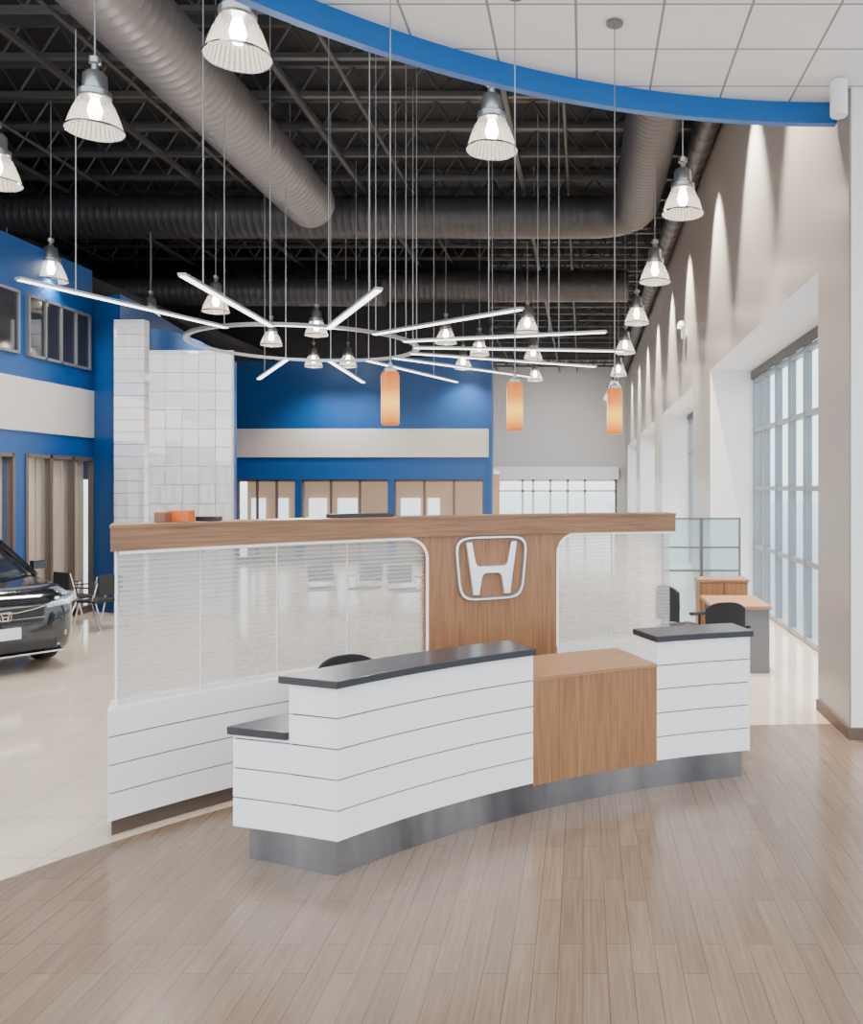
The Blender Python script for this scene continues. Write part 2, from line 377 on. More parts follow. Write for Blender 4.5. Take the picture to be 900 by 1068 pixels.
for ya,yb,nn in ((6.4,12.55,11),(12.85,14.6,3)):
    b=MB()
    for k in range(nn+1):
        y=ya+(yb-ya)*k/nn; b.box(XL-0.06,XL+0.03,y-0.03,y+0.03,0,2.6)
    b.box(XL-0.06,XL+0.03,ya,yb,2.54,2.6); b.box(XL-0.06,XL+0.03,ya,yb,0,0.12)
    fr=b.make('window_%d'%wi,M['brown'],recenter=True); struct(fr,'bronze framed office storefront'); wi+=1
    bl=MB(); k=0; y=ya+0.02
    while y<yb-0.02:
        bl.box(XL-0.16,XL-0.15 if k%2 else XL-0.13,y,min(y+0.10,yb),0.05,2.58); y+=0.11; k+=1
    bl.make('vertical_blind',M['blind'],parent=fr)
    bx('glass_pane',XL-0.03,XL-0.02,ya,yb,0.1,2.58,M['glass'],parent=fr)
struct(bx('trim_7',XL-0.25,XL+0.01,12.55,12.85,0,2.6,M['blue']))
struct(bx('wall_left_office',XL-0.6,XL-0.5,6,15.2,0,2.6,M['brown']))
cp=[(XL,14.6),(-7.67,14.3),(-7.72,15.0),(-7.9,16),(-8.15,17.5),(-8.5,19),(-9.0,21.5),(-9.7,24)]
b=MB(); b.slab(cp+[(-10.2,24),(-9.2,19),(XL-0.2,15)],0,5.3); struct(b.make('wall_left.001',M['blue'],smooth=False),'curved blue wall')
q=[(156,14.6),(163,14.64),(170,14.72),(178,14.84),(185,15.0),(193,15.22),(200,15.5),(208,15.83),(215,16.2),(223,16.63),(230,17.1),(238,17.7),(245,18.4)]
fr_=[(W(a,y),y) for a,y in q]; bk_=[(x-0.02,y+0.15) for x,y in reversed(fr_)]
b=MB(); b.slab(fr_+bk_,0,4.78); struct(b.make('wall_left.002',M['blue'],smooth=True),'curved blue low wall behind the white panel')
b=MB()
for i in range(25):
    z=0.2*i; b.box(W(125,14.3),W(156,14.3),14.12,14.29,z+0.004,min(z+0.196,4.84),0)
b.box(W(126,14.3),W(155,14.3),14.14,14.29,0,4.82,1)
top(b.make('display_pillar',[M['gloss'],M['greyl']],recenter=True),'tall white slatted pillar against the blue wall','pillar')
e_=empty('display_panel',(W(200,14.2),14.2,0))
b=MB(); 
nt_=5; xa_=W(157,14.1); xb_=W(243,14.1)
for r_ in range(15):
    z0_=0.305*r_; 
    for c__ in range(nt_):
        x0_=xa_+(xb_-xa_)*c__/nt_; x1_=xa_+(xb_-xa_)*(c__+1)/nt_
        z1_=min(z0_+0.305,4.32)
        if z1_-z0_<0.03: continue
        t=(random.random()-0.5)*0.012; u=(random.random()-0.5)*0.012; k0=len(b.v)
        b.v+=[(x0_+.004,14.05+t,z0_+.004),(x1_-.004,14.05+u,z0_+.004),(x1_-.004,14.05-t,z1_-.004),(x0_+.004,14.05-u,z1_-.004)]; b.face([k0,k0+1,k0+2,k0+3])
b.make('panel_tiles',M['gloss'],parent=e_)
b=MB(); b.box(xa_-0.01,xb_+0.01,14.065,14.12,0,4.33); b.make('panel_board',M['grout'],parent=e_)
top(e_,'glossy white tiled feature panel beside the blue wall','panel')

YB=24
xr=W(510,YB)
b=MB(); b.box(-16.5,xr,YB,YB+0.3,2.31,5.7)
for px in (243,311,408,507):
    b.box(W(px-3,YB),W(px+3,YB) if px<500 else xr,YB,YB+0.3,0,2.31)
struct(b.make('wall_back',M['blue']),'blue painted back wall')
struct(bx('wall_back.001',-16.5,xr,YB,YB+0.3,5.7,8.8,M['dark']),'dark painted upper wall')
struct(bx('trim_4',W(245,YB),xr,YB-0.05,YB,2.93,3.72,M['band']),'beige wall band')
struct(bx('trim_5',xr,xr+0.09,YB-0.1,YB+0.3,0,5.7,M['blue']))
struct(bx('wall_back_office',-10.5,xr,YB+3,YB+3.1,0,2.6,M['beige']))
struct(bx('ceiling.003',-10.5,xr,YB+0.3,YB+3.1,2.5,2.6,M['wallw']))
wi=10
for a,c in [(247,308),(314,405),(411,504)]:
    x0=W(a,YB);x1=W(c,YB); b=MB(); nn=3
    for k in range(nn+1):
        x=x0+(x1-x0)*k/nn; b.box(x-0.03,x+0.03,YB+0.05,YB+0.12,0,2.31)
    b.box(x0,x1,YB+0.05,YB+0.12,2.25,2.31); b.box(x0,x1,YB+0.05,YB+0.12,0,0.15)
    fr=b.make('window_%d'%wi,M['brown'],recenter=True); struct(fr,'office storefront window'); wi+=1
    bx('glass_pane',x0,x1,YB+0.08,YB+0.09,0.1,2.28,M['glass'],parent=fr)
for k,(a,c) in enumerate([(262,276),(290,300),(322,340),(352,372),(418,438),(446,458)]):
    o=bx('window_%d'%wi,W(a,YB+2.9),W(c,YB+2.9),YB+2.92,YB+2.98,0.6,1.75,M['lightw']); struct(o,'bright interior office window'); wi+=1
YF=45
b=MB(); b.box(-9,2.3,YF,YF+0.3,3.15,8.8); b.box(-9,W(512,YF),YF,YF+0.3,0,3.15); b.box(W(642,YF),2.3,YF,YF+0.3,0,3.15)
struct(b.make('wall_far',M['greyw']),'light grey far wall')
struct(bx('trim_6',W(512,YF),W(645,YF),YF-0.3,YF+0.1,2.5,3.15,M['wallw']),'white entrance header')
b=MB(); x0=W(514,YF);x1=W(642,YF)
for px_d in (514,545,556,574,592,610,642):
    x=W(px_d,YF); b.box(x-0.06,x+0.06,YF,YF+0.1,0,2.5)
b.box(x0,x1,YF,YF+0.1,1.85,1.95); b.box(x0,x1,YF,YF+0.1,0,0.2); b.box(x0,x1,YF,YF+0.1,2.4,2.5)
d=b.make('door_1',M['wallw'],recenter=True); struct(d,'white framed glass entrance doors')
bx('glass_pane',x0,x1,YF+0.04,YF+0.06,0.1,2.45,M['glass'],parent=d)

# ---------------------------------------------------------------- roof joists
b=MB()
L0,L1=-16.4,2.15
b.box(L0,L1,-0.05,0.05,8.62,8.79); b.box(L0,L1,-0.05,0.05,8.15,8.22)
nw=34; st=(L1-L0)/nw
for i in range(nw):
    xa=L0+i*st; b.beam((xa,0,8.21),(xa+st/2,0,8.64),0.03); b.beam((xa+st/2,0,8.64),(xa+st,0,8.21),0.03)
j0=b.make('roof_joist',M['joist'],loc=(0,11.0,0)); top(j0,'dark painted open-web steel roof joist','joist','steel roof joists')
yy=12.2
while yy<44.5:
    j=j0.copy(); col.objects.link(j); j.location=(0,yy,0); yy+=1.2
for k,xx in enumerate((-13.5,-10.5,-7.6,-4.4,-1.2)):
    b=MB(); b.box(xx-0.04,xx+0.04,9,44.9,8.06,8.14); b.tube([(xx+0.9,9,8.10),(xx+0.9,44.9,8.10)],0.03,6)
    top(b.make('roof_bracing',M['joist'],recenter=True),'dark steel bracing rail under the roof joists','beam','roof bracing rails')

def duct(name,path,r,m,label,straps=(),pitch=0.15,rib=0.0025):
    e=empty(name,(0,0,0))
    P=[];R=[]
    for i in range(len(path)-1):
        a=Vector(path[i]); c=Vector(path[i+1]); L=(c-a).length; n_=max(1,int(round(L/pitch)))
        for k in range(n_):
            t0=k/n_
            for d_,rr in ((0,0),(0.008,rib),(0.020,rib),(0.028,0)):
                if d_<L: P.append(a+(c-a)*(t0+d_/L)); R.append(r+rr)
    P.append(Vector(path[-1])); R.append(r)
    b=MB(); b.tube(P,r,36,radii=R)
    b.make('duct_run',m,smooth=True,parent=e)
    for (x,y) in straps:
        z=path[0][2]; t=MB(); t.tube([(x,y,z+r-0.02),(x,y,8.8)],0.012,6); t.make('hanger_rod',M['rod'],parent=e)
    top(e,label,'duct'); return e
duct('air_duct',[(-4.95,6.5,7.30),(-5.0,15.8,7.30)],0.46,M['duct'],'large bare spiral steel air duct',[(-4.97,8),(-4.98,11.7),(-4.99,14.7)])
arcp=[(1.05-0.9+0.9*math.sin(t),17.6-0.9+0.9*math.cos(t),7.6) for t in [math.pi/2*i/8 for i in range(9)]]
duct('air_duct',[(-16,17.6,7.6)]+arcp[:]+[(1.05,6.8,7.6)],0.42,M['ductd'],'painted spiral duct with a long elbow',[(-12,17.6),(-6,17.6),(-1,17.6),(1.05,10)])
duct('air_duct',[(-16,23.2,7.5),(1.2,23.2,7.5)],0.42,M['ductd'],'painted spiral duct crossing under the joists',[(-12,23.2),(-6,23.2),(0,23.2)])
duct('air_duct',[(-15,20.0,6.6),(-4.6,20.0,6.6)],0.3,M['ductd'],'smaller painted spiral duct',[(-10,20),(-5.5,20)])
duct('air_duct',[(1.98,9.5,7.9),(1.98,44,7.9)],0.2,M['ductd'],'long slim duct along the taupe wall',[(1.98,12),(1.98,30)],pitch=0.5)

# ---------------------------------------------------------------- pendant lamps
def spot(loc,energy,size=2.2,rad=0.12,colr=(1,0.93,0.84),rot=(0,0,0),blend=0.8):
    l=bpy.data.lights.new('lamp_and_fill_light','SPOT'); l.energy=energy; l.spot_size=size; l.spot_blend=blend; l.shadow_soft_size=rad; l.color=colr
    o=bpy.data.objects.new('lamp_and_fill_light',l); col.objects.link(o); o.location=loc; o.rotation_euler=rot; return o
ZL=5.3
lamp=empty('pendant_lamp',(0,0,ZL),local=True)
b=MB(); b.lathe([(0.235,0),(0.24,0.012),(0.225,0.05),(0.205,0.12),(0.175,0.2),(0.14,0.27),(0.12,0.30)],48)
b.make('lamp_shade',M['shade'],smooth=True,parent=lamp)
b=MB(); b.lathe([(0.243,-0.004),(0.248,0.004),(0.243,0.018),(0.236,0.004),(0.243,-0.004)],40); b.make('shade_rim',M['chrome'],smooth=True,parent=lamp)
b=MB(); b.lathe([(0,0.29),(0.125,0.29),(0.138,0.305),(0.138,0.35),(0.105,0.37),(0.10,0.50),(0.075,0.53),(0.035,0.55),(0.03,0.6),(0.05,0.61),(0.05,0.66),(0,0.67)],28)
b.make('lamp_housing',M['lampm'],smooth=True,parent=lamp)
b=MB(); b.lathe([(0,0.10),(0.04,0.11),(0.065,0.18),(0.05,0.24),(0.03,0.30)],16); b.make('bulb',M['bulb'],smooth=True,parent=lamp)
b=MB(); b.tube([(0,0,0),(0,0,1)],0.008,6); ro=b.make('rod',M['rod'],parent=lamp,loc=(0,0,0.66)); ro.scale=(1,1,2.15)
lp=[(248,76,2.15),(99,148,0.86),(513,167,1),(712,230,1.17),(683,298,1.17),(664,340,1.17),(652,370,2.15),(645,393,2.15),(641,408,2.15),(-4,200,2.15),(53,297,2.15),(225,328,1.17),(157,341,1.17),(283,362,2.15),(327,384,1.1),(266,394,2.15),(465,360,2.15),(483,386,1.1),(550,349,1.17),(556,377,1.1),(558,398,2.15),(7,338,1.17),(363,384,1.1),(330,352,1.17),(500,372,2.15),(636,418,2.15)]
first=True
for px,py,rl in lp:
    Y=(ZL-H)*F/(VY-py)-0.235; loc=(W(px,Y),Y,ZL)
    if first: lamp.location=loc; first=False; l=lamp
    else: l=dup(lamp,loc)
    for c_ in l.children:
        if c_.name.startswith('rod'): c_.scale=(1,1,rl)
    top(l,'high-bay pendant lamp with ribbed clear shade','pendant lamp','high-bay pendant lamps')
    spot((loc[0],loc[1],ZL+0.02),260 if Y<15 else 420)
b=MB(); b.lathe([(0,0),(0.065,0),(0.07,0.01),(0.07,0.28),(0.03,0.285),(0.03,0.30),(0,0.30)],28)
top(b.make('cylinder_downlight',M['wallw'],loc=(2.09,7.05,5.13),smooth=True),'white cylinder downlight under the tile ceiling','downlight')
e_=empty('emergency_light',(2.17,18.5,5.4)); b=MB(); b.box(2.12,2.22,18.35,18.65,5.3,5.45); b.make('housing',M['wallw'],parent=e_,bevel=0.01)
for dy in (-0.12,0.12):
    b=MB(); b.lathe([(0,0),(0.07,0.0),(0.06,0.1),(0,0.12)],16,o=(2.10,18.5+dy,5.52)); b.tube([(2.15,18.5+dy,5.44),(2.10,18.5+dy,5.53)],0.02,6); b.make('lamp_head',M['wallw'],smooth=True,parent=e_)
top(e_,'white twin-head emergency light on the wall','emergency light')

op_=empty('orange_pendant',(0,0,2.48),local=True)
b=MB(); b.lathe([(0.0,0.0),(0.050,0.0),(0.055,0.012),(0.055,0.08),(0.055,0.16),(0.055,0.24),(0.055,0.30),(0.048,0.325),(0,0.325)],32); b.make('lamp_shade',M['orange'],smooth=True,parent=op_)
b=MB(); b.lathe([(0,0.32),(0.04,0.32),(0.04,0.345),(0.012,0.36),(0.012,0.38),(0,0.38)],20); b.make('cap',M['lampm'],smooth=True,parent=op_)
b=MB(); b.tube([(0,0,0.37),(0,0,2.95)],0.004,6); b.make('cord',M['rod'],parent=op_)
b=MB(); b.lathe([(0,2.925),(0.06,2.93),(0.06,2.95),(0,2.95)],20); b.make('canopy',M['greyl'],smooth=True,parent=op_)
for i,px in enumerate((407,537,641)):
    x,y=onarc(C,5.08,px)
    l=op_ if i==0 else dup(op_,(x,y,2.48)); l.location=(x,y,2.48)
    top(l,'slim orange glass cylinder pendant above the reception desk','pendant lamp','orange cylinder pendants')

# ---------------------------------------------------------------- starburst chandelier
cc=(W(319,12.25),12.25,4.1)
ch=empty('starburst_chandelier',cc,local=True)
b=MB(); b.lathe([(1.52,0.0),(1.585,0.0),(1.585,0.04),(1.52,0.04),(1.52,0.0)],72); b.make('ring',M['ringm'],smooth=True,parent=ch)
angs=[-21,2,28,52,75.5,96,117,139,160,183.7,209]
rads=[4.22,4.10,3.98,4.12,4.38,4.58,4.66,4.52,4.48,4.33,4.3]
for k in range(11):
    a=math.radians(angs[k]); dx,dy=math.sin(a),-math.cos(a); L=rads[k]
    bb=MB(); bb.box(1.5,L,-0.040,0.040,0.0,0.025,0); bb.box(1.52,L-0.02,-0.032,0.032,-0.008,0.0,1)
    o=bb.make('light_bar',[M['alu'],M['led']],parent=ch,rot=(0,0,math.atan2(dy,dx)))
    for rr in (1.55,3.6):
        X=cc[0]+dx*rr; Y=cc[1]+dy*rr; zt=4.0
        if -5.55<X<-4.35 and Y<16: zt=6.82-4.1
        elif 17.1<Y<18.1: zt=7.15-4.1
        t=MB(); t.tube([(dx*rr,dy*rr,0.02),(dx*rr,dy*rr,zt)],0.007,6); t.make('rod',M['rod'],parent=ch)
top(ch,'large starburst chandelier of linear light bars on a ring','chandelier')
l=bpy.data.lights.new('chandelier_light','POINT'); l.energy=260; l.shadow_soft_size=0.5; o=bpy.data.objects.new('chandelier_light',l); col.objects.link(o); o.location=(cc[0],cc[1],cc[2]-0.6)

# ---------------------------------------------------------------- reception desk
R=4.80
aA=ang(D,R,352); aB=math.radians(53.3); Ro=5.45
def aL(r): return aA+(aB-aA)*(r-R)/(Ro-R)
a1=ang(D,R,556); a2=ang(D,R,685); a3=ang(D,R,782)
desk=empty('reception_desk',(-0.6,5.6,0))
def slats(c,R0,R1,al,ar,z0,zt,h,left=None,right=None,name='cladding',parent=None,alb=None,thick=0.0):
    b=MB(); z=z0
    alb_=alb if alb is not None else al
    e=0.0018
    while z<zt-0.01:
        b.arc(c,R0,R1,al,ar,z+0.004,min(z+h-0.004,zt),0,a0b=alb_,n=32); z+=h
    b.arc(c,R0+0.012,R1-0.012,al-e,ar+e,z0+0.005,zt-0.005,1,a0b=alb_-e,n=32)
    return b.make(name,[M['white'],M['reveal']],parent=parent,smooth=True)
Rh=5.10; Rp=5.11
slats(D,R,Rh,aA,a1,0.19,1.02,0.166,parent=desk,alb=aL(Rh),name='slatted_front')
slats(D,Rh+0.001,Ro,aL(Rh),a1,0.19,0.71,0.166,parent=desk,alb=aL(Ro),name='slatted_low_end')
b=MB(); b.arc(D,R-0.025,Rh+0.05,aA+0.005,a1-0.002,1.02,1.062,a0b=aL(Rh+0.05)+0.004); b.make('high_countertop',M['counter'],parent=desk,bevel=0.004)
b=MB(); b.arc(D,Rh+0.001,Ro+0.02,aL(Rh)+0.004,a1,0.71,0.755,a0b=aL(Ro)+0.005); b.make('low_countertop',M['counter'],parent=desk,bevel=0.004)
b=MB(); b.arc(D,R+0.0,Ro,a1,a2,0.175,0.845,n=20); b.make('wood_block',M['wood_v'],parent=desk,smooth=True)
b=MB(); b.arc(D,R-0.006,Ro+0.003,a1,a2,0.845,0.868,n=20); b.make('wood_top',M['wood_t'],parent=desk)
slats(D,R,Rp,a2,a3,0.19,1.02,0.166,parent=desk,name='slatted_pier')
b=MB(); b.arc(D,R-0.025,Rp+0.04,a2+0.003,a3-0.004,1.02,1.062); b.make('high_countertop',M['counter'],parent=desk,bevel=0.004)
b=MB(); b.arc(D,R+0.015,Rp-0.04,aA-0.001,a3+0.012,0.004,0.19,a0b=aL(Rp-0.04)-0.002,n=64); b.make('toe_kick',M['steel'],parent=desk,smooth=True)
b=MB(); b.arc(D,Rp-0.039,Ro-0.06,aL(Rp)-0.008,a2,0.004,0.19,a0b=aL(Ro-0.06)-0.008,n=48); b.make('toe_kick',M['steel'],parent=desk,smooth=True)
top(desk,'curved white slatted reception desk with oak centre and charcoal tops','reception desk')

# ---------------------------------------------------------------- partition
part=empty('partition',(-1.0,6.6,0))
Rf=6.22
pa=lambda px,r=Rf: ang(C,r,px)
aw0=pa(445); aw1=pa(581); aend=pa(702); ast=pa(112)
slats(C,Rf,6.46,ast,aw0,0.095,0.77,0.169,parent=part,name='slatted_base',alb=pa(116,6.46))
slats(C,Rf,6.46,aw1,aend,0.095,0.77,0.169,parent=part,name='slatted_base')
b=MB(); b.arc(C,Rf+0.03,6.43,ast-0.006,aend+0.004,0.002,0.095,a0b=pa(120,6.43)-0.002); b.make('toe_kick',M['brown'],parent=part)
ZT=1.715; rc=0.16
ra=rc/Rf
b=MB()
b.arc(C,Rf,Rf+0.1,aw0,aw1,0.096,ZT,n=16)
for sgn,aa in ((1,aw0),(-1,aw1)):
    q=[(aa,ZT-rc)]+[(aa+sgn*ra*(1-math.cos(t)),ZT-rc+rc*math.sin(t)) for t in [math.pi/2*i/12 for i in range(1,13)]]+[(aa,ZT)]
    b.arcpoly(C,q,Rf,Rf+0.1)
b.make('wood_panel',M['wood_v'],parent=part)
b=MB(); b.arc(C,Rf-0.03,6.50,pa(115,Rf-0.03),aend-0.002,ZT,1.855,n=40,a0b=pa(118,6.50)); b.make('wood_beam',M['wood_h'],parent=part,smooth=True)
b=MB(); b.arc(C,Rf-0.04,6.51,pa(114,Rf-0.04),aend-0.003,1.855,1.872,n=40,a0b=pa(117,6.51)); b.make('wood_cap',M['wood_h'],parent=part,smooth=True)
def P3(a,z,r): return (C[0]-r*math.sin(a),C[1]+r*math.cos(a),z)
aleft=pa(124)
rt=Rf-0.012
path=[P3(aleft+(aw0+ra-aleft)*i/24,ZT-0.012,rt) for i in range(25)]+[P3(aw0+ra*(1-math.sin(t)),ZT-rc+rc*math.cos(t)-0.012,rt) for t in [math.pi/2*i/10 for i in range(1,11)]]+[P3(aw0,0.77,rt)]
b=MB(); b.tube(path,0.011,8); b.make('trim_frame',M['ledge'],smooth=True,parent=part)
path=[P3(aend+(aw1-ra-aend)*i/10,ZT-0.012,rt) for i in range(11)]+[P3(aw1-ra*(1-math.sin(t)),ZT-rc+rc*math.cos(t)-0.012,rt) for t in [math.pi/2*i/10 for i in range(1,11)]]+[P3(aw1,0.77,rt)]
b=MB(); b.tube(path,0.011,8); b.make('trim_frame',M['ledge'],smooth=True,parent=part)
seams=[126,213,292,365,445]
for a,c in zip(seams[:-1],seams[1:]):
    b=MB(); b.arc(C,Rf+0.05,Rf+0.056,pa(a)-0.001,pa(c)+0.001,0.772,ZT-0.002,n=12); b.make('acrylic_panel',M['perf'],parent=part,smooth=True)
for a in seams[:-1]:
    b=MB(); b.arc(C,Rf+0.057,Rf+0.075,pa(a),pa(a)-0.0015,0.772,ZT-0.002,n=1); b.make('panel_post',M['wallw'],parent=part)
for a,c in ((581,640),(640,701)):
    b=MB(); b.arc(C,Rf+0.05,Rf+0.056,pa(a)-0.001,pa(c)+0.001,0.772,ZT-0.002,n=12); b.make('acrylic_panel',M['perf'],parent=part,smooth=True)
b=MB(); b.arc(C,Rf+0.057,Rf+0.075,pa(640),pa(640)-0.0015,0.772,ZT-0.002,n=1); b.make('panel_post',M['wallw'],parent=part)
top(part,'curved oak partition with perforated acrylic panels and white slatted base','partition')
def emblem_parts(S,th,inner=0.945):
    b=MB(); N=80; o=[];i_=[]
    for k in range(N):
        t=2*math.pi*k/N; cx_=math.copysign(abs(math.cos(t))**0.34,math.cos(t)); sz=math.copysign(abs(math.sin(t))**0.38,math.sin(t))
        tp=0.955+0.075*sz
        o.append((0.5*cx_*tp*S,0.415*sz*S)); i_.append((0.5*inner*cx_*tp*S,(0.415-0.5*(1-inner))*sz*S))
    for y in (0,-th):
        for p in o: b.v.append((p[0],y,p[1]))
        for p in i_: b.v.append((p[0],y,p[1]))
    for k in range(N):
        j=(k+1)%N
        b.face([k,j,N+j,N+k]); b.face([2*N+k,3*N+k,3*N+j,2*N+j]); b.face([k,2*N+k,2*N+j,j]); b.face([N+k,N+j,3*N+j,3*N+k])
    h=[(-.37,.355),(-.285,.355),(-.235,.09),(-.215,.045),(-.175,.03),(.175,.03),(.215,.045),(.235,.09),(.285,.355),(.37,.355),(.318,0),(.268,-.36),(.18,-.36),(.142,-.13),(.125,-.09),(.085,-.072),(-.085,-.072),(-.125,-.09),(-.142,-.13),(-.18,-.36),(-.268,-.36),(-.318,0)]
    b2=MB(); b2.prism([(p[0]*S*0.97,p[1]*S*0.97) for p in h],-th,0)
    return b,b2
M['emb']=mat('satin_silver',(0.86,0.87,0.89),0.22,0.7)
ae=pa(511.5); px_,py_=P3(ae,0,Rf-0.003)[:2]
zE=Zp(592,py_)
k1,k2=emblem_parts(0.623,0.012,0.915)
k1.make('emblem_backing',M['greyl'],loc=(px_,py_,zE),parent=part,rot=(0,0,ae))
b,b2=emblem_parts(0.615,0.035)
b.make('emblem_outline',M['emb'],loc=(px_,py_,zE),parent=part,rot=(0,0,ae),bevel=0.003)
b2.make('emblem_letter',M['emb'],loc=(px_,py_,zE),parent=part,rot=(0,0,ae),bevel=0.006)
for px,w_,h_,m,lab in ((170,0.07,0.065,'redbox','small brown card box'),(189,0.14,0.075,'orangebox','small orange card box'),(218,0.14,0.03,'black','flat black tray'),(376,0.50,0.028,'black','long flat black slab')):  # the long slab stands in for an unidentified dark sliver
    x,y=onarc(C,6.40 if w_<0.3 else 6.36,px); o=MB(); o.box(-w_/2,w_/2,-0.05,0.05,0,h_)
    ob=o.make('card_box' if m!='black' else 'tray',M[m],loc=(x,y,1.8725),bevel=0.003,rot=(0,0,0 if w_<0.3 else ang(C,6.36,px)))
    top(ob,lab+' resting on the oak partition top','box' if m!='black' else 'tray')

# ---------------------------------------------------------------- chairs
def taskchair():
    e=empty('office_chair',(0,0,0),local=True)
    b=MB()
    for k in range(5):
        a=2*math.pi*k/5; b.tube([(0,0,0.12),(0.28*math.cos(a),0.28*math.sin(a),0.075)],0.02,6,radii=[0.028,0.016])
        b.lathe([(0,-0.015),(0.03,-0.015),(0.03,0.015),(0,0.015)],10,o=(0.29*math.cos(a),0.29*math.sin(a),0.031),axis='Y')
    b.make('star_base',M['black'],smooth=True,parent=e)
    b=MB(); b.tube([(0,0,0.1),(0,0,0.42)],0.025,10); b.make('column',M['chrome'],smooth=True,parent=e)
    b=MB(); b.box(-0.24,0.24,-0.22,0.24,0.42,0.50); b.make('seat',M['blackf'],parent=e,bevel=0.03)
    b=MB(); n=10; N=[]
    for i in range(n+1):
        t=-1+2*i/n; N.append((0.21*t,-0.25-0.05*(1-t*t)))
    for i in range(n):
        x0,y0=N[i];x1,y1=N[i+1]; t0=abs(-1+2*i/n);t1=abs(-1+2*(i+1)/n)
        h0=0.98-0.07*t0**3;h1=0.98-0.07*t1**3; q=len(b.v)
        b.v+=[(x0,y0,0.58),(x1,y1,0.58),(x1,y1,h1),(x0,y0,h0),(x0,y0+0.035,0.58),(x1,y1+0.035,0.58),(x1,y1+0.035,h1),(x0,y0+0.035,h0)]
        for f in [(0,1,2,3),(4,7,6,5),(3,2,6,7),(0,4,5,1)]: b.face([q+z for z in f])
        if i==0: b.face([q,q+3,q+7,q+4])
        if i==n-1: b.face([q+1,q+5,q+6,q+2])
    b.make('backrest',M['blackf'],parent=e)
    b=MB(); b.tube([(0,-0.1,0.43),(0,-0.3,0.45),(0,-0.31,0.7)],0.02,6); b.make('back_support',M['black'],parent=e)
    for s in (-1,1):
        b=MB(); b.tube([(0.24*s,0.0,0.46),(0.29*s,0.0,0.5),(0.29*s,0.0,0.66)],0.014,6); b.box(0.29*s-0.03,0.29*s+0.03,-0.12,0.14,0.66,0.69); b.make('armrest',M['black'],parent=e)
    return e
tch=taskchair()
xk,yk=onarc(D,5.83,375)
tch.location=(xk,yk,0.005); tch.rotation_euler=(0,0,math.radians(215))
top(tch,'black office chair with rounded backrest behind the reception desk','chair')
tc_=dup(tch,(1.42,9.1,0.0),math.radians(10)); tc_.scale=(1,1,0.94); top(tc_,'black office chair in front of the oak office desk','chair','black office chairs')
tc_=dup(tch,(1.17,10.0,0.0),math.radians(-60)); top(tc_,'black office chair beside the oak office desk','chair','black office chairs')
tch.scale=(1,1,0.92)

def vchair():
    e=empty('visitor_chair',(0,0,0),local=True)
    b=MB(); b.box(-0.23,0.23,-0.22,0.22,0.43,0.47); b.make('seat',M['blackf'],parent=e,bevel=0.015)
    b=MB(); q=[(-0.22,0.55),(0.22,0.55),(0.21,0.86),(-0.21,0.86)]; b.prism(q,0.22,0.25); b.make('backrest',M['blackf'],parent=e,bevel=0.01)
    for sx in (-1,1):
        b=MB(); b.tube([(0.24*sx,-0.26,0.01),(0.24*sx,-0.14,0.44),(0.24*sx,-0.2,0.66)],0.012,6); b.make('leg',M['chrome'],smooth=True,parent=e)
        b=MB(); b.tube([(0.24*sx,0.30,0.01),(0.24*sx,0.12,0.44),(0.24*sx,0.235,0.85)],0.012,6); b.make('leg',M['chrome'],smooth=True,parent=e)
        b=MB(); b.box(0.24*sx-0.02,0.24*sx+0.02,-0.22,0.18,0.655,0.675); b.make('armrest',M['black'],parent=e,bevel=0.005)
    return e
vc=vchair(); vc.location=(-7.15,12.75,0); vc.rotation_euler=(0,0,math.radians(-110)); vc.scale=(0.95,)*3
top(vc,'black visitor chair with slim chrome legs beside the office storefront','chair','visitor chairs')
v2=dup(vc,(-7.75,13.2,0),math.radians(150)); v2.scale=(0.95,)*3; top(v2,'black visitor chair turned toward the parked car','chair','visitor chairs')
# waiting chairs glimpsed through the acrylic panels
for (x,y,rz) in ((-4.3,14.2,20),(-3.6,14.3,-10),(-2.9,14.0,30)):
    v3=dup(vc,(x,y,0),math.radians(rz)); v3.scale=(0.95,)*3; top(v3,'black visitor chair standing on the tile floor behind the partition','chair','visitor chairs')

e_=empty('office_desk',(1.8,10.1,0))
b=MB(); b.box(1.45,2.12,9.7,10.7,0.72,0.76); b.make('desk_top',M['wood_t'],parent=e_,bevel=0.004)
b=MB(); b.box(1.78,2.1,9.72,9.76,0,0.72); b.make('end_panel',M['greyl'],parent=e_)
b=MB(); b.box(1.78,2.1,9.76,10.3,0.05,0.71); b.make('drawer_pedestal',M['greyl'],parent=e_)
b=MB(); b.box(1.5,2.1,10.62,10.66,0,0.72); b.make('end_panel',M['greyl'],parent=e_)
top(e_,'office desk with oak top and grey end panels','desk')
e_=empty('cabinet',(1.85,11.3,0))
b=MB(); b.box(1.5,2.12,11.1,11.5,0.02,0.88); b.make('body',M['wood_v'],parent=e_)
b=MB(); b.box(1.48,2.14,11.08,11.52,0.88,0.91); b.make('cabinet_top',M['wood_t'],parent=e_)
b=MB(); b.box(1.52,1.80,11.085,11.099,0.06,0.86); b.make('door',M['wood_v'],parent=e_)
b=MB(); b.box(1.82,2.10,11.085,11.099,0.06,0.86); b.make('door',M['wood_v'],parent=e_)
top(e_,'low oak storage cabinet beside the glass screens','cabinet')
